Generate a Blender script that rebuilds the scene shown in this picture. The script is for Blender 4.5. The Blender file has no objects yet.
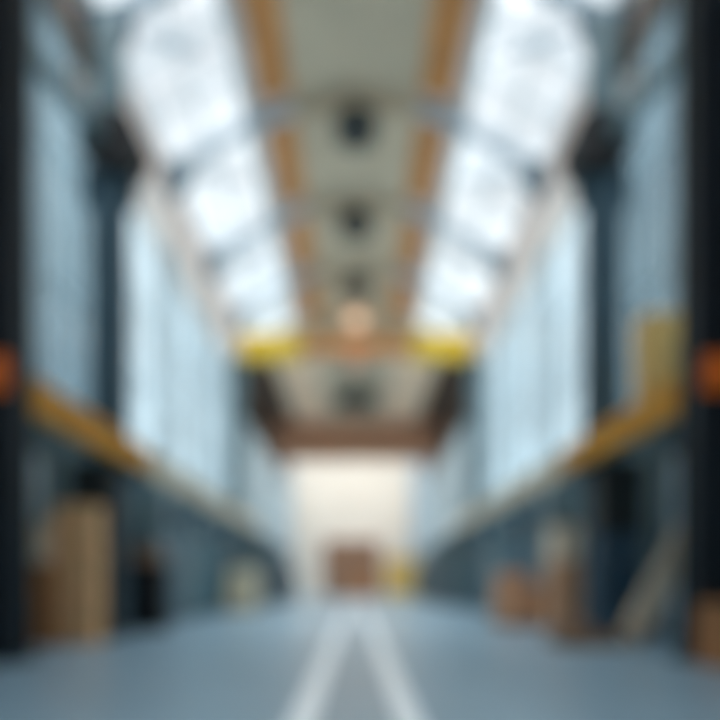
import bpy, bmesh, math, random
from mathutils import Vector, Matrix, Euler
random.seed(7)
S = bpy.context.scene
COL = S.collection
PI = math.pi

# ------------------------------------------------------------------ materials
def lin(c):
    return tuple(((v/255)/12.92 if v/255 <= 0.04045 else ((v/255+0.055)/1.055)**2.4) for v in c) + (1.0,)

def mat(name, rgb, rough=0.6, metal=0.0, vary=0.12, scale=1.5, bump=0.0, spec=0.5, stretch=(1, 1, 1)):
    m = bpy.data.materials.new(name); m.use_nodes = True
    nt = m.node_tree; N = nt.nodes; L = nt.links
    p = N['Principled BSDF']
    p.inputs['Roughness'].default_value = rough
    p.inputs['Metallic'].default_value = metal
    p.inputs['Specular IOR Level'].default_value = spec
    tc = N.new('ShaderNodeTexCoord'); mp = N.new('ShaderNodeMapping')
    mp.inputs['Scale'].default_value = stretch
    ns = N.new('ShaderNodeTexNoise'); ns.inputs['Scale'].default_value = scale; ns.inputs['Detail'].default_value = 4
    L.new(tc.outputs['Object'], mp.inputs['Vector']); L.new(mp.outputs['Vector'], ns.inputs['Vector'])
    rp = N.new('ShaderNodeValToRGB')
    c = lin(rgb)
    rp.color_ramp.elements[0].position = 0.3; rp.color_ramp.elements[1].position = 0.7
    rp.color_ramp.elements[0].color = tuple(v*(1-vary) for v in c[:3]) + (1,)
    rp.color_ramp.elements[1].color = tuple(min(1, v*(1+vary)) for v in c[:3]) + (1,)
    L.new(ns.outputs['Fac'], rp.inputs['Fac']); L.new(rp.outputs['Color'], p.inputs['Base Color'])
    if bump:
        b = N.new('ShaderNodeBump'); b.inputs['Strength'].default_value = bump; b.inputs['Distance'].default_value = 0.02
        L.new(ns.outputs['Fac'], b.inputs['Height']); L.new(b.outputs['Normal'], p.inputs['Normal'])
    return m

def glass(name, tint, gloss=0.06):
    m = bpy.data.materials.new(name); m.use_nodes = True
    nt = m.node_tree; N = nt.nodes; L = nt.links; N.clear()
    o = N.new('ShaderNodeOutputMaterial'); mx = N.new('ShaderNodeMixShader')
    t = N.new('ShaderNodeBsdfTransparent'); g = N.new('ShaderNodeBsdfGlossy')
    tc = N.new('ShaderNodeTexCoord'); ns = N.new('ShaderNodeTexNoise'); ns.inputs['Scale'].default_value = 0.35
    rp = N.new('ShaderNodeValToRGB')
    rp.color_ramp.elements[0].position = 0.35; rp.color_ramp.elements[1].position = 0.65
    rp.color_ramp.elements[0].color = tuple(v*0.82 for v in tint) + (1,)
    rp.color_ramp.elements[1].color = tuple(tint) + (1,)
    L.new(tc.outputs['Object'], ns.inputs['Vector']); L.new(ns.outputs['Fac'], rp.inputs['Fac'])
    L.new(rp.outputs['Color'], t.inputs['Color'])
    g.inputs['Roughness'].default_value = 0.1
    mx.inputs['Fac'].default_value = gloss
    L.new(t.outputs[0], mx.inputs[1]); L.new(g.outputs[0], mx.inputs[2]); L.new(mx.outputs[0], o.inputs['Surface'])
    return m

def emit(name, rgb, s):
    m = bpy.data.materials.new(name); m.use_nodes = True
    p = m.node_tree.nodes['Principled BSDF']
    p.inputs['Base Color'].default_value = lin(rgb); p.inputs['Emission Color'].default_value = lin(rgb)
    p.inputs['Emission Strength'].default_value = s
    return m

def floor_mat():
    m = bpy.data.materials.new('floor_epoxy'); m.use_nodes = True
    nt = m.node_tree; N = nt.nodes; L = nt.links; p = N['Principled BSDF']
    tc = N.new('ShaderNodeTexCoord'); sp = N.new('ShaderNodeSeparateXYZ'); L.new(tc.outputs['Object'], sp.inputs[0])
    def M(op, a, b=None, c=None):
        n = N.new('ShaderNodeMath'); n.operation = op
        for i, v in enumerate((a, b, c)):
            if v is None: continue
            if isinstance(v, (int, float)): n.inputs[i].default_value = v
            else: L.new(v, n.inputs[i])
        return n.outputs[0]
    ax = M('ABSOLUTE', sp.outputs['X'])
    lane = M('LESS_THAN', M('ABSOLUTE', M('SUBTRACT', ax, 0.475)), 0.125)     # the two white lane lines painted down the aisle
    ns = N.new('ShaderNodeTexNoise'); ns.inputs['Scale'].default_value = 0.8; ns.inputs['Detail'].default_value = 5
    L.new(tc.outputs['Object'], ns.inputs['Vector'])
    rp = N.new('ShaderNodeValToRGB'); e = rp.color_ramp.elements
    e[0].position = 0.3; e[1].position = 0.7
    e[0].color = lin(FLOOR_A); e[1].color = lin(FLOOR_B)
    L.new(ns.outputs['Fac'], rp.inputs['Fac'])
    jx = M('LESS_THAN', M('ABSOLUTE', M('SUBTRACT', M('FRACT', M('DIVIDE', sp.outputs['Y'], 5.3)), 0.5)), 0.0015)
    mj = N.new('ShaderNodeMix'); mj.data_type = 'RGBA'
    L.new(jx, mj.inputs[0]); L.new(rp.outputs['Color'], mj.inputs[6]); mj.inputs[7].default_value = lin((50, 58, 62))
    mx = N.new('ShaderNodeMix'); mx.data_type = 'RGBA'
    L.new(lane, mx.inputs[0]); L.new(mj.outputs[2], mx.inputs[6]); mx.inputs[7].default_value = lin((240, 250, 255))
    L.new(mx.outputs[2], p.inputs['Base Color'])
    p.inputs['Roughness'].default_value = 0.32
    p.inputs['IOR'].default_value = 1.9
    return m
FLOOR_A, FLOOR_B = (122, 150, 166), (136, 164, 180)

M = dict(
    floor=floor_mat(),
    ground=mat('outside_concrete', (190, 192, 190), 0.9),
    clad=mat('blue_grey_cladding', (100, 126, 134), 0.55, vary=0.18, scale=0.7),
    dark=mat('near_black_steel', (1, 16, 27), 0.5, vary=0.2),
    steel=mat('dark_teal_steel', (84, 112, 126), 0.5, vary=0.12),
    pale=mat('pale_grey_steel', (196, 210, 216), 0.5, vary=0.08),
    rafter=mat('blue_grey_steel', (172, 190, 202), 0.5, vary=0.1),
    black=mat('black_steel', (12, 14, 17), 0.5, vary=0.2),
    ceil=mat('olive_grey_roof_sheet', (202, 188, 164), 0.8, vary=0.1, scale=0.5),
    timber=mat('orange_brown_board', (204, 140, 78), 0.65, vary=0.22, scale=1.2),
    beige=mat('pinkish_beige_steel', (232, 214, 204), 0.6, vary=0.06),
    warm=mat('warm_beige_lining', (250, 220, 190), 0.7, vary=0.05),
    colm=mat('teal_column_paint', (62, 86, 98), 0.5, vary=0.08),
    bluepanel=mat('pale_blue_panel', (205, 230, 244), 0.5, vary=0.05),
    slim=mat('dull_brown_steel', (124, 104, 92), 0.7, vary=0.08),
    cream=mat('cream_plaster', (226, 218, 206), 0.85, vary=0.04, scale=0.3),
    near=mat('dark_lining', (38, 52, 60), 0.8, vary=0.1),
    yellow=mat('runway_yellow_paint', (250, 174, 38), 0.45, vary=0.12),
    yellow_hazed=mat('hazed_yellow_paint', (253, 230, 202), 0.55, vary=0.12),  # distance haze on the far runway, put into a paler colour
    crane=mat('crane_yellow_paint', (226, 190, 40), 0.4, vary=0.08),
    orange=mat('orange_red_paint', (244, 116, 14), 0.45, vary=0.1),
    brown=mat('dark_brown_sheet', (92, 74, 62), 0.8, vary=0.12),
    terra=mat('terracotta_steel', (200, 150, 120), 0.7, vary=0.12),
    door=mat('brown_door_paint', (148, 114, 90), 0.6, vary=0.12),
    tan=mat('tan_cardboard', (240, 190, 138), 0.85, vary=0.14, scale=3),
    tand=mat('brown_cardboard', (178, 122, 76), 0.85, vary=0.16, scale=3),
    ply=mat('beige_board', (240, 218, 190), 0.75, vary=0.12, scale=2, stretch=(1, 1, 6)),
    peach=mat('peach_brown_carton', (218, 166, 128), 0.85, vary=0.12, scale=3),
    sand=mat('sand_coloured_carton', (232, 216, 184), 0.85, vary=0.1, scale=3),
    wood=mat('pallet_wood', (150, 118, 84), 0.85, vary=0.2, scale=4, stretch=(1, 8, 1)),
    tape=mat('packing_tape', (176, 146, 100), 0.35, vary=0.05),
    teal=mat('teal_cabinet_paint', (58, 112, 126), 0.45, vary=0.12),
    tealg=mat('grey_blue_cabinet_paint', (112, 134, 140), 0.45, vary=0.12),
    navy=mat('dark_navy_paint', (28, 62, 82), 0.45, vary=0.12),
    greend=mat('dark_green_paint', (8, 20, 20), 0.5, vary=0.12),
    green=mat('green_plastic', (70, 120, 84), 0.5, vary=0.1),
    bin=mat('mustard_yellow_bin', (255, 205, 112), 0.5, vary=0.08),
    hoist=mat('sandy_yellow_panel', (255, 200, 118), 0.5, vary=0.08),
    vent=mat('dark_grey_vent', (62, 68, 68), 0.6, vary=0.1),
    chrome=mat('bare_metal', (180, 184, 186), 0.3, metal=1, vary=0.04),
    g_sky=glass('skylight_glass', (0.99, 0.99, 0.99), 0.03),
    g_wall=glass('clear_blue_glass', (0.90, 0.95, 0.97), 0.05),
    g_near=glass('tinted_blue_glass', (0.53, 0.62, 0.66), 0.06),
    g_far=glass('grey_tinted_glass', (0.78, 0.80, 0.80), 0.05),
    lamp=emit('warm_lamp_glow', (255, 214, 180), 0.6),
    fill_tube=emit('fill_lamp_glow', (255, 240, 220), 4.0),  # glow of the added fill lamps by the end wall
)

# ------------------------------------------------------------------ mesh helpers
class MB:
    def __init__(s): s.bm = bmesh.new()
    def box(s, x0, x1, y0, y1, z0, z1, rot=None):
        r = bmesh.ops.create_cube(s.bm, size=1)
        mt = Matrix.Translation(((x0+x1)/2, (y0+y1)/2, (z0+z1)/2))
        if rot: mt = mt @ Euler(rot).to_matrix().to_4x4()
        mt = mt @ Matrix.Diagonal((abs(x1-x0), abs(y1-y0), abs(z1-z0), 1))
        bmesh.ops.transform(s.bm, matrix=mt, verts=r['verts']); return s
    def bar(s, a, b, w, h):                      # rectangular bar from a to b, h measured upward-ish
        a, b = Vector(a), Vector(b); d = b-a; L_ = d.length; d.normalize()
        up = Vector((0, 0, 1)) if abs(d.z) < 0.95 else Vector((0, 1, 0))
        sx = d.cross(up).normalized(); uz = sx.cross(d).normalized()
        r = bmesh.ops.create_cube(s.bm, size=1)
        m3 = Matrix((sx*w, d*L_, uz*h)).transposed()
        bmesh.ops.transform(s.bm, matrix=Matrix.Translation((a+b)/2) @ m3.to_4x4(), verts=r['verts']); return s
    def cyl(s, a, b, r1, r2=None, n=20):
        a, b = Vector(a), Vector(b); d = b-a
        r = bmesh.ops.create_cone(s.bm, cap_ends=True, segments=n, radius1=r1, radius2=r1 if r2 is None else r2, depth=d.length)
        q = Vector((0, 0, 1)).rotation_difference(d.normalized()).to_matrix().to_4x4()
        bmesh.ops.transform(s.bm, matrix=Matrix.Translation((a+b)/2) @ q, verts=r['verts']); return s
    def ball(s, c, r, sz=1):
        q = bmesh.ops.create_uvsphere(s.bm, u_segments=24, v_segments=14, radius=r)
        bmesh.ops.transform(s.bm, matrix=Matrix.Translation(c) @ Matrix.Diagonal((1, 1, sz, 1)), verts=q['verts']); return s
    def prism(s, pts, y0, y1):                   # polygon in x-z pulled along y
        f = [s.bm.verts.new((x, y0, z)) for x, z in pts]; g = [s.bm.verts.new((x, y1, z)) for x, z in pts]
        s.bm.faces.new(f); s.bm.faces.new(g[::-1])
        n = len(pts)
        for i in range(n): s.bm.faces.new((f[i], g[i], g[(i+1) % n], f[(i+1) % n]))
        return s
    def build(s, name, m, parent=None, bev=0.0, origin=None):
        bm = s.bm
        bmesh.ops.recalc_face_normals(bm, faces=bm.faces)
        me = bpy.data.meshes.new(name)
        if origin is not None: bmesh.ops.translate(bm, verts=bm.verts, vec=-Vector(origin))
        bm.to_mesh(me); bm.free()
        me.materials.append(m)
        o = bpy.data.objects.new(name, me); COL.objects.link(o)
        if origin is not None: o.location = origin
        if parent is not None: o.parent = parent
        if bev:
            b = o.modifiers.new('bevel', 'BEVEL'); b.width = bev; b.segments = 2; b.limit_method = 'ANGLE'
        return o

def thing(name, label, cat, loc=(0, 0, 0), rz=0.0, group=None):
    o = bpy.data.objects.new(name, None); COL.objects.link(o); o.empty_display_size = 0.2
    o.location = loc; o.rotation_euler = (0, 0, rz); o['label'] = label; o['category'] = cat
    if group: o['group'] = group
    return o
def tag(o, label, cat, group=None):
    o['label'] = label; o['category'] = cat
    if group: o['group'] = group
    return o
def struct(o): o['kind'] = 'structure'; return o
def kids(o): return [c for c in bpy.data.objects if c.parent == o]
def dup(root, loc, label, rz=None, group=None, mirror=False):
    r = root.copy(); COL.objects.link(r); r.location = loc; r['label'] = label
    if rz is not None: r.rotation_euler = (0, 0, rz)
    if group: r['group'] = group
    for ch in kids(root):
        c = ch.copy(); COL.objects.link(c); c.parent = r
        for g in kids(ch):
            d = g.copy(); COL.objects.link(d); d.parent = c
    return r

H = 1.2                     # eye height; heights named r_ are above the eye
WX = 7.2                    # inner face of side glazing
Y0, YM, Y1 = -1.2, 35.9, 63.0
BAYS = [-1.2, 4.1, 9.4, 14.7, 20.0, 25.3, 30.6, 35.9]
WB = [9.4, 13.6, 17.8, 22.3, 26.8, 31.3, 35.9]
FAR = [36.2, 42.9, 49.6, 56.3, 63.0]

# ------------------------------------------------------------------ setting
struct(MB().box(-8.0, 8.0, Y0-0.4, Y1+0.5, -0.3, 0.0).build('floor', M['floor']))
struct(MB().box(-70, 70, -60, 130, -0.5, -0.32).build('ground', M['ground']))
# lower wall: ribbed blue-grey cladding
for sgn, nm in ((-1, 'wall_left'), (1, 'wall_right')):
    b = MB()
    xa, xb = sorted((sgn*WX, sgn*(WX+0.25)))
    b.box(xa, xb, Y0, Y1, 0, 5.05)
    y = 9.6
    while y < 62.8:
        b.box(*sorted((sgn*(WX-0.05), sgn*WX)), y, y+0.16, 0.25, 4.9); y += 0.42
    struct(b.build(nm, M['clad']))
    # solid wall beside the photographer, above the lower wall
    struct(MB().box(xa, xb, Y0, 9.3, 5.05, 15.4).build(nm+'_upper', M['near']))
    struct(MB().box(xa, xb, 36.2, Y1, 11.9, 15.3).build(nm+'_upper_far', M['brown']))
    b = MB().box(*sorted((sgn*(WX-0.1), sgn*(WX+0.3))), 9.4, Y1, 5.05, 5.2)
    struct(b.build('trim_%d' % (1 if sgn < 0 else 2), M['pale']))
    struct(MB().box(*sorted((sgn*(WX-0.09), sgn*(WX-0.051))), 9.4, Y1, 0, 0.22).build('baseboard_left' if sgn < 0 else 'baseboard_right', M['steel']))
struct(MB().box(-8, 8, Y0-0.3, Y0, 0, 4.0).box(-8, -6.5, Y0-0.3, Y0, 4.0, 17.6).box(6.5, 8, Y0-0.3, Y0, 4.0, 17.6).box(-6.5, 6.5, Y0-0.3, Y0, 15.0, 17.6).build('wall_front', M['near']))
f = MB()
for k in range(7): f.box(-6.5+k*13/6-0.06, -6.5+k*13/6+0.06, Y0-0.22, Y0-0.08, 4.0, 15.0)
for k in range(5): f.box(-6.5, 6.5, Y0-0.22, Y0-0.08, 4.0+k*2.75-0.06, 4.0+k*2.75+0.06)
w = struct(f.build('window_0', M['pale']))  # added fill window behind the camera, lighting surfaces that face it
MB().box(-6.45, 6.45, Y0-0.16, Y0-0.14, 4.05, 14.95).build('pane', M['g_sky'], w)
struct(MB().box(-8, 8, Y1, Y1+0.3, 0, 17.6).build('wall_back', M['cream']))

# windows in the side walls
wn = 0
def window(sgn, ya, yb, za, zb, g, nx, nz, bar=0.07):
    global wn; wn += 1
    f = MB(); x0, x1 = sorted((sgn*WX, sgn*(WX+0.16)))
    f.box(x0, x1, ya, ya+0.14, za, zb); f.box(x0, x1, yb-0.14, yb, za, zb)
    f.box(x0, x1, ya, yb, za, za+0.12); f.box(x0, x1, ya, yb, zb-0.12, zb)
    for i in range(1, nx): yy = ya+(yb-ya)*i/nx; f.box(x0, x1, yy-bar/2, yy+bar/2, za, zb)
    for i in range(1, nz): zz = za+(zb-za)*i/nz; f.box(x0, x1, ya, yb, zz-bar/2, zz+bar/2)
    w = struct(f.build('window_%d' % wn, M['pale']))
    MB().box(sgn*(WX+0.07), sgn*(WX+0.09), ya+0.1, yb-0.1, za+0.08, zb-0.08).build('pane', g, w)
for sgn in (-1, 1):
    for i in range(6):
        window(sgn, WB[i]+0.02, WB[i+1]-0.02, 5.2, 14.85 if i < 2 else 13.6, M['g_near'] if i < 2 else M['g_wall'], 2, 3, 0.05)
    for i in range(4):
        window(sgn, FAR[i]+0.02, FAR[i+1]-0.02, 5.2, 11.9, M['g_far'], 4, 3, 0.14)

# roof: sloping glass strips on each side, boards, flat olive-grey middle
EX, EZ = 6.35, 15.25        # outer edge of the skylights
IX, IZ = 3.6, 16.85         # inner edge
CX_, CZ = 2.1, 17.3
struct(MB().box(-CX_, CX_, Y0, 36.0, CZ, CZ+0.15).build('ceiling', M['ceil']))
c = MB()
x = -CX_+0.3
while x < CX_:
    c.box(x-0.04, x+0.04, Y0, 35.9, CZ-0.06, CZ); x += 0.47
c.build('rib', M['ceil'], bpy.data.objects['ceiling'])
# boards between skylight and middle, with a gap at every frame
tn = 4
for sgn in (-1, 1):
    for i in range(2, 7):
        ya, yb = BAYS[i]+0.45, BAYS[i+1]-0.45
        bb = MB()
        n = 5
        for k in range(n):
            t0, t1 = (k/n+0.01)*0.68, ((k+1)/n-0.01)*0.68
            xa, za = CX_+(IX-CX_)*t0, CZ+(IZ-CZ)*t0-0.03; xb, zb = CX_+(IX-CX_)*t1, CZ+(IZ-CZ)*t1-0.03
            bb.prism([(sgn*xa, za), (sgn*xb, zb), (sgn*xb, zb+0.08), (sgn*xa, za+0.08)], ya, yb)
        o = bb.build('soffit_board', M['timber'])
        tag(o, 'orange-brown roof boarding by the %s skylight, %s' % ('left' if sgn < 0 else 'right',
            ['topmost in the picture', 'before the first dark fan', 'between first and second dark fans',
             'between second and third dark fans', 'last one before the yellow crane beam'][i-2]), 'roof board', 'orange-brown roof boards')
    st = MB().prism([(sgn*CX_, CZ+0.06), (sgn*IX, IZ+0.06), (sgn*IX, IZ+0.14), (sgn*CX_, CZ+0.16)], Y0, 36.0).build('ceiling_slope', M['beige'])
    struct(st)
# eave roof strip outside the skylight
for sgn in (-1, 1):
    struct(MB().prism([(sgn*(EX), EZ+0.02), (sgn*(WX+0.3), EZ-0.35), (sgn*(WX+0.3), EZ-0.2), (sgn*EX, EZ+0.15)], Y0, 36.0).build('ceiling_eave', M['beige']))
# skylights
for sgn in (-1, 1):
    struct(MB().prism([(sgn*EX, EZ), (sgn*IX, IZ), (sgn*IX, IZ+0.1), (sgn*EX, EZ+0.1)], Y0, BAYS[2]).build('ceiling_near', M['beige']))
    for i in range(2, 7):
        wn += 1
        ya, yb = BAYS[i], BAYS[i+1]
        f = MB()
        def P(t, dz=0): return (sgn*(EX+(IX-EX)*t), EZ+(IZ-EZ)*t+dz)
        for t in (0.0, 0.5, 1.0):
            a = P(t); w_ = 0.10 if t != 0.5 else 0.05
            f.box(a[0]-w_, a[0]+w_, ya, yb, a[1]-0.1, a[1]+0.04)
        for k in range(1, 3):
            yy = ya+(yb-ya)*k/3; w_ = 0.035
            f.bar((P(0)[0], yy, P(0)[1]), (P(1)[0], yy, P(1)[1]), w_*1.6, 0.12)
        w = struct(f.build('window_%d' % wn, M['pale']))
        MB().prism([P(0, 0.05), P(1, 0.05), P(1, 0.07), P(0, 0.07)], ya, yb).build('pane', M['g_sky'], w)

# far, lower part of the hall
FZ = 15.2
struct(MB().box(-2.3, 2.3, 36.0, 51.2, FZ, FZ+0.15).build('ceiling_far', M['ceil']))
for sgn in (-1, 1):
    struct(MB().box(*sorted((sgn*2.3, sgn*5.2)), 36.0, 51.2, FZ-0.1, FZ+0.1).build('ceiling_far_side', M['warm']))
    struct(MB().box(*sorted((sgn*5.2, sgn*7.5)), 36.0, 51.2, FZ-0.25, FZ+0.05).build('ceiling_far_edge', M['brown']))
# end wall above the lower part (seen over the crane beam)
struct(MB().prism([(-7.5, 15.3), (7.5, 15.3), (7.5, 15.1+0.2), (EX, EZ+0.2), (IX, IZ+0.1), (CX_, CZ+0.1), (-CX_, CZ+0.1), (-IX, IZ+0.1), (-EX, EZ+0.2)], 36.0, 36.15).build('wall_gable', M['ceil']))
# skylight added over the last bays, hidden by the cross beam, brightening the end wall
wn += 1
f = MB()
for i in range(9): f.box(-7.4+i*1.85-0.05, -7.4+i*1.85+0.05, 51.2, 63.3, FZ-0.05, FZ+0.12)
for yy in (51.25, 54.2, 57.2, 60.2, 63.2): f.box(-7.5, 7.5, yy-0.06, yy+0.06, FZ-0.05, FZ+0.12)
w = struct(f.build('window_%d' % wn, M['pale']))
MB().box(-7.5, 7.5, 51.2, 63.3, FZ+0.02, FZ+0.04).build('pane', M['g_sky'], w)

struct(MB().box(5.75, 7.2, 61.9, 62.9, 0, 15.0).build('wall_pier_right', M['rafter']))
struct(MB().box(-7.2, -6.7, 61.9, 62.9, 0, 15.0).build('wall_pier_left', M['rafter']))
# door in the end wall
d = MB().box(-3.4, 2.6, Y1-0.06, Y1, 0, 5.9)
k = 0.3
while k < 5.8: d.box(-3.4, 2.6, Y1-0.09, Y1-0.06, k, k+0.2); k += 0.4
d = struct(d.build('door_1', M['door']))
MB().box(-3.6, -3.4, Y1-0.16, Y1, 0, 5.9).box(2.6, 2.8, Y1-0.16, Y1, 0, 5.9).box(-3.6, 2.8, Y1-0.2, Y1, 5.9, 6.2).build('door_frame', M['beige'], d)
MB().box(-0.7, -0.3, Y1-0.13, Y1-0.09, 1.0, 1.08).build('door_handle', M['chrome'], d)

# ------------------------------------------------------------------ columns
def column(x, y, w, dp, h, m, label, group, head=True):
    t = thing('steel_column', label, 'column', (x, y, 0), 0, group)
    b = MB().box(-w/2, w/2, -dp/2, -dp/2+0.08, 0.04, h).box(-w/2, w/2, dp/2-0.08, dp/2, 0.04, h).box(-w*0.46, w*0.46, -dp/2+0.03, dp/2-0.03, 0.05, h-0.01)
    b.build('shaft', m, t)
    MB().box(-w/2-0.12, w/2+0.12, -dp/2-0.12, dp/2+0.12, 0, 0.04).build('base_plate', m, t)
    for sx in (-1, 1):
        for sy in (-1, 1):
            MB().cyl((sx*(w/2+0.06), sy*(dp/2+0.06), 0.04), (sx*(w/2+0.06), sy*(dp/2+0.06), 0.1), 0.025, n=6).build('bolt', M['chrome'], t)
    if head:
        hb = MB()
        hb.cyl((-0.12*(1 if x > 0 else -1), -dp/2-0.2, h-0.05), (-0.12*(1 if x > 0 else -1), dp/2+0.2, h-0.05), 0.78, n=8)
        hb.build('head_bracket', M['black'], t)
        MB().prism([(-w/2-0.25, h-1.5), (w/2+0.25, h-1.5), (w/2+0.3, h-0.5), (-w/2-0.3, h-0.5)], -0.05, 0.05).build('gusset', m, t)
        MB().box(-0.3, 0.3, -dp/2, dp/2, h+0.5, 15.0).build('upper_post', M['tealg'], t)
    return t
column(-5.82, 9.55, 1.05, 0.5, 17.3, M['dark'], 'near-black steel column cut by the left edge of the picture', 'near-black columns at the picture edges', False)
column(5.80, 9.55, 1.05, 0.5, 17.3, M['dark'], 'near-black steel column cut by the right edge of the picture', 'near-black columns at the picture edges', False)
column(-6.02, 14.7, 0.78, 0.5, 11.9, M['colm'], 'dark teal steel column with black head, behind the tan crates on the left', 'dark teal columns with black heads')
column(6.02, 14.7, 0.78, 0.5, 11.9, M['colm'], 'dark teal steel column with black head, behind the leaning beige boards on the right', 'dark teal columns with black heads')

# wall posts along the glazing
for sgn in (-1, 1):
    for i, y in enumerate([22.3, 26.8, 31.3]):
        t = thing('wall_post', 'slim pale grey post against the %s glazing, %s' % ('left' if sgn < 0 else 'right',
              ['first beyond the dark teal column', 'second beyond the dark teal column', 'third beyond the dark teal column'][i]), 'post', (sgn*6.98, y, 0), 0, 'slim posts along the glazing')
        MB().box(-0.13, 0.13, -0.1, 0.1, 0.03, 13.5).build('shaft', M['pale'], t)
        MB().box(-0.18, 0.13, -0.2, 0.2, 0, 0.03).build('base_plate', M['pale'], t)
        MB().prism([(-sgn*0.13, 3.5), (-sgn*0.13, 4.06), (-sgn*1.6, 4.06), (-sgn*1.6, 3.9)], -0.08, 0.08).build('bracket', M['steel'], t)
# stout posts at the change of roof height
for sgn in (-1, 1):
    t = thing('portal_post', 'stout blue-grey post under the %s end of the yellow crane beam' % ('left' if sgn < 0 else 'right'), 'post', (sgn*6.62, 33.2, 0), 0, 'posts under the crane beam')
    MB().box(-0.4, 0.4, -0.06, 0.06, 0.04, 13.7).box(-0.4, -0.33, -0.25, 0.25, 0.04, 13.7).box(0.33, 0.4, -0.25, 0.25, 0.04, 13.7).build('shaft', M['tealg'], t)
    MB().box(-0.43, 0.43, -0.35, 0.35, 0, 0.04).build('base_plate', M['steel'], t)

# ties between near columns, at head height
for sgn in (-1, 1):
    b = MB()
    pts = [(9.85, 10.9), (10.8, 11.2), (11.9, 11.45), (13.1, 11.7), (14.4, 12.0)]
    for (ya, za), (yb, zb) in zip(pts, pts[1:]): b.bar((sgn*6.15, ya, za), (sgn*6.15, yb, zb), 0.26, 0.42)
    tag(b.build('curved_brace', M['tealg']), 'dark grey-green curved brace between the edge column and teal column on the %s' % ('left' if sgn < 0 else 'right'), 'brace', 'curved braces')

# eave girders
for sgn in (-1, 1):
    t = thing('eave_girder', 'pinkish-beige box girder running along the top of the %s glazing' % ('left' if sgn < 0 else 'right'), 'girder', (0, 0, 0), 0, 'eave girders')
    MB().box(*sorted((sgn*6.3, sgn*7.15)), 15.0, 32.3, 13.62, 14.75).build('web', M['beige'], t)
    MB().box(*sorted((sgn*6.45, sgn*6.85)), 9.85, 15.0, 13.95, 14.5).build('slim_end', M['slim'], t)['label'] = 'slimmer brownish near end'
    MB().box(*sorted((sgn*6.2, sgn*7.18)), 15.0, 32.3, 13.5, 13.62).box(*sorted((sgn*6.2, sgn*7.18)), 15.0, 32.3, 14.75, 14.86).build('flange', M['beige'], t)
    for k in range(12): MB().box(*sorted((sgn*6.22, sgn*6.3)), 15.3+k*1.5, 15.36+k*1.5, 13.62, 14.75).build('stiffener', M['beige'], t)

# ------------------------------------------------------------------ roof frames
fan_places = ['over the first roof fan', 'over the second roof fan', 'over the third roof fan']
for i, y in enumerate(BAYS[3:7]):
    t = thing('roof_frame', 'blue-grey steel roof frame crossing under the skylights, ' +
              ['its ends above the dark teal columns', 'carrying the nearest dark roof fan', 'carrying the middle dark roof fan', 'carrying the small dark roof fan before the crane beam'][i],
              'roof frame', (0, y, 0), 0, 'steel roof frames')
    for sgn in (-1, 1):
        MB().bar((sgn*6.7, 0, EZ-0.6), (sgn*IX, 0, IZ-0.35), 0.32, 0.3).build('rafter', M['rafter'], t)
        MB().bar((sgn*IX, 0, IZ-0.35), (sgn*CX_, 0, CZ-0.3), 0.3, 0.3).build('knee', M['rafter'], t)
        MB().prism([(sgn*6.85, EZ-0.15), (sgn*6.8, EZ-0.38), (sgn*6.19, EZ-1.15), (sgn*5.6, EZ-0.6), (sgn*5.45, EZ+0.1), (sgn*6.25, EZ-0.05)], -0.22, 0.22).build('haunch', M['steel'], t)
        MB().bar((sgn*5.9, 0.3, EZ-0.1), (sgn*4.0, 2.6, IZ-0.5), 0.10, 0.10).build('cross_brace', M['rafter'], t)
    MB().box(-CX_-0.05, CX_+0.05, -0.12, 0.12, CZ-0.5, CZ-0.1).build('collar_beam', M['ceil'], t)

# roof fans
def fan(y, z, r, label):
    t = thing('roof_fan', label, 'fan', (0, y, z), 0, 'dark roof fans')
    b = MB(); b.cyl((0, 0, -0.1), (0, 0, -0.55), r, r*0.92, n=28); b.build('housing', M['vent'], t, 0.02)
    b = MB()
    for k in range(5): b.box(-r*0.95, r*0.95, -0.02+(-0.5+k*0.25)*r*1.4, 0.02+(-0.5+k*0.25)*r*1.4, -0.62, -0.56)
    b.build('grille', M['vent'], t)
    for k in range(4):
        a = k*PI/2
        MB().bar((0.1*math.cos(a), 0.1*math.sin(a), -0.69), (r*0.8*math.cos(a), r*0.8*math.sin(a), -0.69), 0.3, 0.03).build('blade', M['vent'], t)
    MB().cyl((0, 0, -0.6), (0, 0, -0.76), 0.14).build('hub', M['black'], t)
    for sx in (-1, 1): MB().cyl((sx*r*0.5, 0, 0.5), (sx*r*0.5, 0, -0.12), 0.04).build('hanger', M['steel'], t)
fan(20.0, CZ-0.55, 0.72, 'largest dark round fan hanging under the olive-grey roof, near the top of the picture')
fan(25.3, CZ-0.55, 0.74, 'middle dark round fan hanging under the olive-grey roof between the skylights')
fan(30.6, CZ-0.55, 0.72, 'smaller dark round fan just above the glowing lamp')
fan(43.0, FZ-0.55, 1.5, 'dark round fan under the lower roof beyond the yellow crane beam')

# glowing lamp above the crane beam
t = thing('pendant_lamp', 'glowing peach-coloured lamp above the middle of the crane beam', 'lamp', (0, 31.9, 15.5))
MB().cyl((0, 0, 0.25), (0, 0, 1.8), 0.03).build('cord', M['vent'], t)
MB().cyl((0, 0, -0.05), (0, 0, 0.3), 0.75, 0.2, 24).build('lamp_shade', M['timber'], t)
MB().ball((0, 0, -0.12), 0.5, 0.8).build('bulb', M['lamp'], t)
ld = bpy.data.lights.new('lamp_light', 'POINT'); ld.energy = 15; ld.color = (1, 0.72, 0.48); ld.shadow_soft_size = 0.6
lo = bpy.data.objects.new('lamp_light', ld); COL.objects.link(lo); lo.location = (0, 31.9, 14.6)

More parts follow.
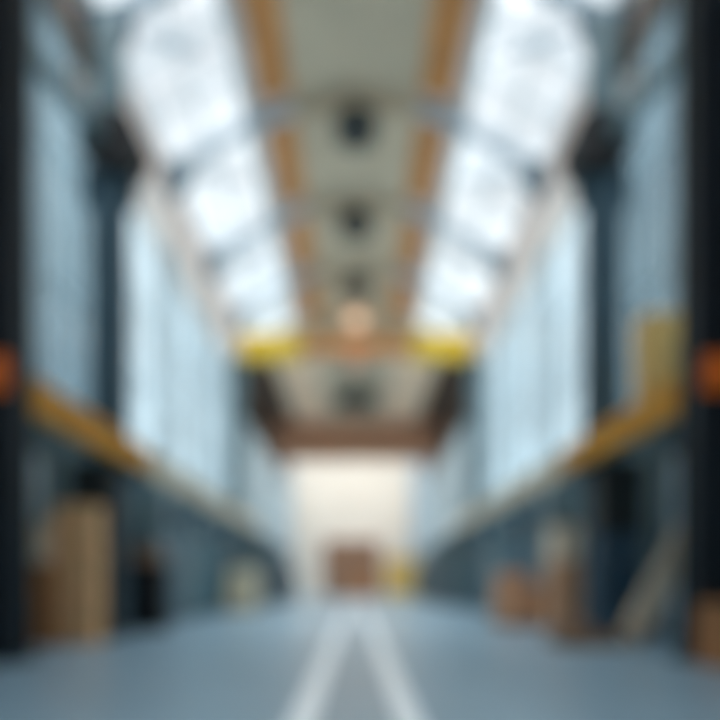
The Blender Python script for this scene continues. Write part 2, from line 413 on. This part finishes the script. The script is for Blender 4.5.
# ------------------------------------------------------------------ crane beam
t = thing('bridge_crane', 'overhead crane beam spanning the hall, bright yellow ends and an orange-brown middle', 'crane', (0, 33.2, -0.95))
for sgn in (-1, 1):
    e = MB().box(*sorted((sgn*3.1, sgn*7.1)), -0.35, 0.35, 14.75, 15.95)
    for k in range(5): e.box(*sorted((sgn*(3.4+k*0.85), sgn*(3.46+k*0.85))), -0.42, -0.35, 14.8, 15.9)
    e.build('end_girder', M['crane'], t, 0.02)
    MB().box(*sorted((sgn*3.0, sgn*7.1)), -0.45, 0.45, 14.68, 14.75).build('flange', M['crane'], t)
MB().box(-3.1, 3.1, -0.2, 0.2, 14.9, 15.75).build('middle_girder', M['timber'], t, 0.02)['label'] = 'orange-brown middle girder'
MB().box(-0.6, 0.6, -0.42, 0.42, 14.35, 14.9).build('trolley', M['terra'], t)
h_ = MB().cyl((0, 0, 14.35), (0, 0, 13.9), 0.03).box(-0.12, 0.12, -0.08, 0.08, 13.65, 13.9).build('hook_block', M['black'], t)
# terracotta cross beam beyond
t = thing('cross_beam', 'terracotta-brown cross beam above the cream end wall', 'beam', (0, 50.6, 0))
MB().box(-7.1, 7.1, -0.08, 0.08, 11.8, 14.9).build('web', M['terra'], t)
MB().box(-7.1, 7.1, -0.25, 0.25, 14.9, 14.95).box(-7.1, 7.1, -0.25, 0.25, 11.7, 11.8).build('flange', M['terra'], t)
for k in range(9): MB().box(-6.8+k*1.7, -6.7+k*1.7, -0.22, 0.22, 11.8, 14.9).build('stiffener', M['terra'], t)
# added fill lamps brightening the end wall, hidden behind the cross beam
for i, x in enumerate((-4.5, 0, 4.5)):
    t = thing('fill_lamp', 'added long white fill lamp before the cream end wall, ' + ['on its left', 'in the middle', 'on its right'][i], 'lamp', (x, 57.2, 14.6), 0, 'added fill lamps before the end wall')
    MB().box(-1.2, 1.2, -0.16, 0.16, 0, 0.12).build('housing', M['pale'], t)
    MB().box(-1.15, 1.15, -0.13, 0.13, -0.04, 0).build('diffuser', M['fill_tube'], t)
    for sx in (-0.9, 0.9): MB().cyl((sx, 0, 0.12), (sx, 0, 0.58), 0.02).build('hanger', M['steel'], t)
    ld = bpy.data.lights.new('lamp_light', 'AREA'); ld.shape = 'RECTANGLE'; ld.size = 2.2; ld.size_y = 0.3
    ld.energy = 110; ld.color = (1, 0.9, 0.78)
    lo = bpy.data.objects.new('lamp_light', ld); COL.objects.link(lo); lo.location = (x, 57.2, 14.5); lo.rotation_euler = (math.radians(35), 0, 0)

# ------------------------------------------------------------------ crane runways
for sgn in (-1, 1):
    side = 'left' if sgn < 0 else 'right'
    t = thing('crane_runway', 'yellow crane runway beam along the %s side, beige far half painted for haze' % side, 'beam', (0, 0, 0), 0, 'yellow crane runways')
    def seg(y0, y1, m, lab=None):
        xa, xb = sorted((sgn*5.28, sgn*5.58)); xm = sgn*5.43
        o = MB().box(xa, xb, y0, y1, 4.10, 4.18).box(xa, xb, y0, y1, 4.56, 4.64).box(xm-0.05, xm+0.05, y0, y1, 4.18, 4.56).build('girder', m, t)
        if lab: o['label'] = lab
    seg(9.85, 15.6, M['yellow']); seg(15.6, 32.8, M['yellow_hazed'], 'beige-yellow far half, haze painted in')
    xm = sgn*5.43
    MB().box(xm-0.04, xm+0.04, 9.85, 32.8, 4.64, 4.72).build('rail', M['steel'], t)
    for k in range(20): MB().box(xm-0.14, xm+0.14, 10.3+k*1.15, 10.33+k*1.15, 4.18, 4.56).build('stiffener', M['yellow'] if 10.3+k*1.15 < 15.6 else M['yellow_hazed'], t)
    # end stop, on the face of the edge column
    t = thing('end_stop', 'orange-red end stop at the near end of the %s crane runway' % side, 'end stop', (sgn*5.6, 9.29, 4.45), 0, 'orange end stops')
    MB().box(-0.26, 0.26, -0.12, 0, -0.3, 0.3).build('plate', M['orange'], t, 0.02)
    MB().cyl((0, -0.12, 0), (0, -0.4, 0), 0.2, 0.17).build('buffer', M['orange'], t, 0.02)
    # bracket of dark teal column carrying the runway
    tag(MB().prism([(sgn*5.66, 3.3), (sgn*5.66, 4.1), (sgn*5.25, 4.1), (sgn*5.25, 3.9)], 14.55, 14.85).build('bracket', M['steel']),
        'dark bracket under the %s runway beam on the dark teal column' % side, 'bracket', 'runway brackets')
# sandy yellow service box standing above the right runway
t = thing('hoist_cabinet', 'sandy-yellow upright cabinet on a wall shelf above the right crane runway', 'cabinet', (6.55, 13.0, 5.0))
MB().box(-0.42, 0.3, -0.3, 0.3, 0, 2.0).build('body', M['hoist'], t, 0.03)
MB().box(-0.36, 0.26, -0.33, -0.3, 0.1, 1.9).build('door', M['hoist'], t, 0.01)
MB().box(0.16, 0.2, -0.38, -0.33, 0.9, 1.2).build('handle', M['steel'], t)
MB().box(-0.5, 0.55, -0.4, 0.4, -0.1, 0).box(0.3, 0.55, -0.3, 0.3, -0.9, -0.1).build('shelf', M['steel'], t)

# ------------------------------------------------------------------ cabinets, lockers
def cabinet(name, x, y, w, dp, h, m, label, cat='cabinet', group=None, doors=2, rz=0, mt=None):
    t = thing(name, label, cat, (x, y, 0), rz, group)
    MB().box(-w/2, w/2, -dp/2, dp/2, 0.1, h).build('body', m, t, 0.01)
    MB().box(-w/2+0.04, w/2-0.04, -dp/2+0.04, dp/2-0.02, 0, 0.1).build('plinth', M['black'], t)
    for k in range(doors):
        a = -w/2+0.02+k*(w-0.02)/doors; b_ = a+(w-0.02)/doors-0.02
        dd = MB().box(a, b_, -dp/2-0.025, -dp/2, 0.16, h-0.05)
        for q in range(4): dd.box(a+0.08, b_-0.08, -dp/2-0.035, -dp/2-0.025, h-0.3-q*0.06, h-0.28-q*0.06)
        dd = dd.build('door', mt or m, t, 0.004)
        MB().box(b_-0.07, b_-0.04, -dp/2-0.07, -dp/2-0.025, h*0.45, h*0.45+0.18).build('handle', M['chrome'], dd)
    return t
for sgn in (-1, 1):
    side = 'left' if sgn < 0 else 'right'
    t = cabinet('control_cabinet', sgn*5.86, 13.55, 0.92, 0.6, 3.95, M['greend'] if sgn < 0 else M['navy'],
        'black-green tall cabinet rising behind the tan crates on the left' if sgn < 0 else 'dark navy tall cabinet below the right runway, behind the leaning beige boards',
        group='tall dark cabinets')
    if sgn > 0:
        MB().box(-0.47, 0.47, -0.34, 0.31, 2.35, 3.97).build('top_unit', M['greend'], t, 0.01)['label'] = 'black-green top unit'
# row of blue cabinets along both walls
row = [M['tealg'], M['steel'], M['tealg'], M['tealg'], M['teal'], M['teal'], M['steel'], M['teal'], M['navy'], M['teal']]
for sgn in (-1, 1):
    side = 'left' if sgn < 0 else 'right'
    y = 18.6 if sgn < 0 else 19.0
    names = ['first', 'second', 'third', 'fourth', 'fifth', 'sixth', 'seventh', 'eighth', 'ninth', 'tenth']
    tone = {id(M['tealg']): 'grey-blue', id(M['steel']): 'dark teal-grey', id(M['teal']): 'teal-blue', id(M['navy']): 'dark navy'}
    yy = y
    for k in range(10):
        m = row[k] if sgn < 0 else row[(k*3+2) % 10]
        cabinet('storage_cabinet', sgn*6.45, yy+0.6, 1.16, 0.6, 3.0 + 0.15*((k*7) % 3), m,
                '%s metal cabinet on the %s wall, %s in its row from the camera' % (tone[id(m)], side, names[k]), group='metal cabinets along the walls', rz=-sgn*PI/2*1)
        yy += 1.2
# machines further back
for sgn in (-1, 1):
    side = 'left' if sgn < 0 else 'right'
    for k in range(5):
        y = 37.5+k*4.4
        t = thing('machine_housing', 'blue-grey machine housing by the %s wall beyond the crane, %s' % (side, ['nearest of five', 'second of five', 'middle of five', 'fourth of five', 'farthest of five'][k]), 'machine', (sgn*6.3, y, 0), 0, 'machine housings beyond the crane beam')
        MB().box(-0.75, 0.75, -1.7, 1.7, 0.1, 2.5+0.3*(k % 2)).build('body', M['steel'] if k % 2 else M['tealg'], t, 0.05)
        MB().box(-0.7, 0.7, -1.6, 1.6, 0, 0.1).build('plinth', M['black'], t)
        MB().box(*sorted((-sgn*0.75, -sgn*0.8)), -1.2, 0.2, 0.9, 2.0).build('window_panel', M['navy'], t)
        MB().box(-0.25, 0.25, 0.6, 1.2, 2.5+0.3*(k % 2), 3.1+0.3*(k % 2)).build('exhaust', M['tealg'], t)

# light panels under the runway near the edges, and green bins
for sgn in (-1, 1):
    side = 'left' if sgn < 0 else 'right'
    t = thing('wall_panel', 'pale blue-grey upright panel under the %s runway between edge column and tall cabinet' % side, 'panel', (sgn*6.95, 12.1, 0), 0, 'pale panels under the runways')
    MB().box(-0.03, 0.03, -1.1, 1.1, 0.15, 4.0).build('sheet', M['bluepanel'], t)
    MB().box(-0.05, 0.05, -1.15, -1.1, 0, 4.05).box(-0.05, 0.05, 1.1, 1.15, 0, 4.05).box(-0.05, 0.05, -1.1, 1.1, 4.0, 4.05).build('frame', M['pale'], t)
    t = thing('wall_box', 'green box fixed to the lower wall under the %s runway, beside the edge column' % side, 'box', (sgn*7.04, 12.05, 4.15), 0, 'green wall boxes')
    MB().box(-0.12, 0.12, -0.4, 0.4, 0, 0.6).build('body', M['green'], t, 0.03)
    MB().box(-0.14, 0.14, -0.42, 0.42, 0.6, 0.66).build('lid', M['green'], t)

# ------------------------------------------------------------------ cartons, crates
def carton(x, y, z, w, dp, h, m, label, group=None, rz=0, name='carton', cat='box'):
    t = thing(name, label, cat, (x, y, z), rz, group)
    MB().box(-w/2, w/2, -dp/2, dp/2, 0, h).build('body', m, t, 0.012)
    MB().box(-0.035, 0.035, -dp/2-0.003, dp/2+0.003, h, h+0.003).box(-0.035, 0.035, -dp/2-0.003, -dp/2, h*0.7, h+0.003).build('tape', M['tape'], t)
    return t
def crate(x, y, z, w, dp, h, m, label, group=None, rz=0):
    t = thing('wooden_crate', label, 'crate', (x, y, z), rz, group)
    MB().box(-w/2+0.03, w/2-0.03, -dp/2+0.03, dp/2-0.03, 0.02, h-0.02).build('panel', m, t)
    b = MB()
    for sx in (-1, 1):
        for sy in (-1, 1):
            b.box(sx*(w/2-0.04)-0.04, sx*(w/2-0.04)+0.04, sy*(dp/2-0.04)-0.04, sy*(dp/2-0.04)+0.04, 0, h)
    for zz in (0.04, h-0.04):
        for sy in (-1, 1): b.box(-w/2, w/2, sy*(dp/2-0.02)-0.02, sy*(dp/2-0.02)+0.02, zz-0.04, zz+0.04)
        for sx in (-1, 1): b.box(sx*(w/2-0.02)-0.02, sx*(w/2-0.02)+0.02, -dp/2, dp/2, zz-0.04, zz+0.04)
    b.build('frame', m, t, 0.005)
    MB().bar((-w/2+0.07, -dp/2+0.015, 0.08), (w/2-0.07, -dp/2+0.015, h-0.08), 0.03, 0.08).build('brace', m, t)
    return t
def pallet(x, y, w, dp, label, rz=0, m=None, group='wooden pallets'):
    t = thing('wooden_pallet', label, 'pallet', (x, y, 0), rz, group)
    for k in range(5):
        a = -w/2+k*(w-0.12)/4
        MB().box(a, a+0.12, -dp/2, dp/2, 0.11, 0.14).build('deck_board', m or M['wood'], t)
    for q in (-dp/2+0.05, 0, dp/2-0.05):
        MB().box(-w/2, w/2, q-0.05, q+0.05, 0, 0.11).build('bearer', m or M['wood'], t)
    return t
# left: tall tan stack and darker brown stack
for k, (lab) in enumerate(('bottom', 'middle', 'top')):
    crate(-5.72, 12.45, k*0.95, 0.8, 0.6, 0.95, M['tan'], 'light tan wooden crate in front of the left dark cabinet, %s of its stack' % lab, 'light tan crates')
for k, (lab) in enumerate(('bottom', 'middle', 'top')):
    crate(-6.5, 12.25, k*0.82, 0.74, 0.85, 0.82, M['tand'] if k < 2 else M['ply'], '%s wooden crate beside the edge column on the left, %s of its stack' % ('darker brown' if k < 2 else 'greyish-beige', lab), 'darker crates')
pass
# black tool cabinet with a brown carton on top
t = cabinet('tool_cabinet', -5.62, 16.1, 1.05, 0.7, 1.75, M['black'], 'black tool cabinet on the floor beyond the tan crates', doors=2)
carton(-5.62, 16.1, 1.75, 0.8, 0.55, 0.5, M['door'], 'dull brown carton on top of the black tool cabinet')
# sand-coloured cartons far left
pallet(-5.35, 28.2, 1.5, 1.2, 'wooden pallet under the pair of sand-coloured cartons')
carton(-5.35, 28.2, 0.14, 1.4, 1.1, 1.0, M['sand'], 'large sand-coloured carton on a pallet by the left cabinets', 'sand-coloured cartons')
carton(-5.3, 28.2, 1.145, 1.2, 1.0, 0.85, M['sand'], 'smaller sand-coloured carton stacked on the large one by the left cabinets', 'sand-coloured cartons')
# right cartons
pallet(5.2, 18.1, 2.0, 1.2, 'wooden pallet under the peach-brown cartons')
carton(4.7, 18.1, 0.14, 0.95, 1.0, 1.0, M['peach'], 'peach-brown carton on a pallet, the one nearer the aisle', 'peach-brown cartons')
carton(5.69, 18.1, 0.14, 0.86, 1.0, 1.05, M['tand'], 'darker brown carton on the pallet beside the peach-brown carton', 'peach-brown cartons')
carton(4.7, 18.1, 1.145, 0.75, 0.8, 0.45, M['peach'], 'flat peach-brown carton lying on top of the carton nearest the aisle', 'peach-brown cartons')
for k, lab in enumerate(('bottom', 'middle', 'top')):
    carton(5.65, 16.3, k*0.93, 0.9-0.08*k, 0.9, 0.925, M['peach'] if k < 2 else M['ply'], '%s carton in the tall stack left of the navy cabinet, %s' % ('peach-brown' if k < 2 else 'greyish-beige', lab), 'tall stack of cartons')
# low pallets and small box in front of navy cabinet
pallet(4.55, 12.0, 1.2, 0.9, 'empty wooden pallet lying in front of the navy cabinet', m=M['wood'])
carton(4.35, 12.0, 0.14, 0.6, 0.6, 0.28, M['door'], 'small flat brown carton on the low pallet before the navy cabinet')
# leaning boards
ang = math.atan2(2.15, 1.45)
for k in range(2):
    t = thing('leaning_board', 'long beige board leaning beside the tall navy cabinet, %s' % ['the front one of two', 'the rear one, partly covered'][k], 'board', (5.1+0.14*k, 11.2+0.3*k, 0.0), 0, 'leaning beige boards')
    o = MB().bar((0, 0, 0.17), (1.35, 0.35, 2.3), 0.07, 0.52).build('plank', M['ply'], t, 0.01)
    MB().bar((0.06, -0.03, 0.30), (0.1, -0.02, 0.36), 0.075, 0.525).build('end_band', M['tand'], t)
# orange-brown crate by the right edge
crate(5.62, 8.75, 0, 0.9, 0.8, 0.95, M['tand'], 'orange-brown wooden crate before the column at the right edge of the picture')

# far end: yellow bin, cartons before the door
def bin_(x, y, z, w, dp, h, label):
    t = thing('storage_bin', label, 'bin', (x, y, z), 0, 'mustard-yellow bins')
    b = MB().box(-w/2, w/2, -dp/2, -dp/2+0.05, 0.12, h).box(-w/2, w/2, dp/2-0.05, dp/2, 0.12, h).box(-w/2, -w/2+0.05, -dp/2, dp/2, 0.12, h).box(w/2-0.05, w/2, -dp/2, dp/2, 0.12, h).box(-w/2, w/2, -dp/2, dp/2, 0.12, 0.17)
    for k in range(6): b.box(-w/2+0.15+k*(w-0.35)/5, -w/2+0.2+k*(w-0.35)/5, -dp/2-0.04, -dp/2, 0.15, h-0.05)
    b.build('body', M['bin'], t)
    MB().box(-w/2-0.04, w/2+0.04, -dp/2-0.05, -dp/2+0.06, h-0.08, h).box(-w/2-0.04, w/2+0.04, dp/2-0.06, dp/2+0.04, h-0.08, h).box(-w/2-0.04, -w/2+0.06, -dp/2, dp/2, h-0.08, h).box(w/2-0.06, w/2+0.04, -dp/2, dp/2, h-0.08, h).build('rim', M['bin'], t)
    for sx in (-1, 1): MB().box(sx*(w/2-0.3)-0.1, sx*(w/2-0.3)+0.1, -dp/2, dp/2, 0, 0.12).build('foot', M['black'], t)
bin_(4.3, 58.0, 0, 3.0, 1.8, 1.9, 'large mustard-yellow steel bin on the floor before the cream end wall')
bin_(4.3, 58.0, 1.9, 3.0, 1.8, 1.9, 'mustard-yellow steel bin stacked on top of the one before the end wall')
crate(-1.6, 60.5, 0, 1.9, 1.4, 2.2, M['door'], 'big brown crate on the floor before the brown end door, the wider one', 'brown crates before the end door')
crate(0.6, 60.5, 0, 1.7, 1.4, 1.8, M['tand'], 'lower brown crate before the brown end door, nearer the yellow bins', 'brown crates before the end door')

# ------------------------------------------------------------------ sky
SKY_LOW, SKY_TOP = 1.5, 12.0
W = bpy.data.worlds.new('sky'); S.world = W; W.use_nodes = True
N = W.node_tree.nodes; L = W.node_tree.links
bg = N['Background']
tc = N.new('ShaderNodeTexCoord'); sp = N.new('ShaderNodeSeparateXYZ'); L.new(tc.outputs['Generated'], sp.inputs[0])
rp = N.new('ShaderNodeValToRGB'); e = rp.color_ramp.elements
e[0].position = 0.0; e[0].color = lin((212, 228, 234))
e[1].position = 0.75; e[1].color = lin((244, 248, 251))
q = e.new(0.35); q.color = lin((228, 239, 244))
L.new(sp.outputs['Z'], rp.inputs['Fac'])
ns = N.new('ShaderNodeTexNoise'); ns.inputs['Scale'].default_value = 5.0; ns.inputs['Detail'].default_value = 3
L.new(tc.outputs['Generated'], ns.inputs['Vector'])
r2 = N.new('ShaderNodeValToRGB'); r2.color_ramp.elements[0].position = 0.38; r2.color_ramp.elements[1].position = 0.6
r2.color_ramp.elements[0].color = (0.9, 0.94, 0.97, 1); r2.color_ramp.elements[1].color = (1.05, 1.05, 1.05, 1)
L.new(ns.outputs['Fac'], r2.inputs['Fac'])
mx = N.new('ShaderNodeMix'); mx.data_type = 'RGBA'; mx.blend_type = 'MULTIPLY'; mx.inputs[0].default_value = 1
L.new(rp.outputs['Color'], mx.inputs[6]); L.new(r2.outputs['Color'], mx.inputs[7]); L.new(mx.outputs[2], bg.inputs['Color'])
mr = N.new('ShaderNodeMapRange'); mr.interpolation_type = 'SMOOTHSTEP'     # overhead sky brightened above the view, added to light the hall
mr.inputs['From Min'].default_value = 0.66; mr.inputs['From Max'].default_value = 0.92
mr.inputs['To Min'].default_value = SKY_LOW; mr.inputs['To Max'].default_value = SKY_TOP
L.new(sp.outputs['Z'], mr.inputs['Value']); L.new(mr.outputs['Result'], bg.inputs['Strength'])

# ------------------------------------------------------------------ camera
cd = bpy.data.cameras.new('camera'); cam = bpy.data.objects.new('camera', cd); COL.objects.link(cam)
cam.location = (0, 0, H); cam.rotation_euler = (PI/2, 0, 0)
cd.sensor_width = 36; cd.sensor_fit = 'HORIZONTAL'; cd.lens = 36*600/720
cd.shift_x = 4/720; cd.shift_y = 225/720
cd.clip_start = 0.05; cd.clip_end = 400
cd.dof.use_dof = True; cd.dof.focus_distance = 0.5; cd.dof.aperture_fstop = 1.0
S.camera = cam
S.view_settings.view_transform = 'Standard'; S.view_settings.look = 'None'
S.view_settings.exposure = 0.0; S.view_settings.gamma = 1.0; S.view_settings.use_curve_mapping = False
S.cycles.max_bounces = 10; S.cycles.diffuse_bounces = 6; S.cycles.transparent_max_bounces = 12
S.cycles.use_denoising = True
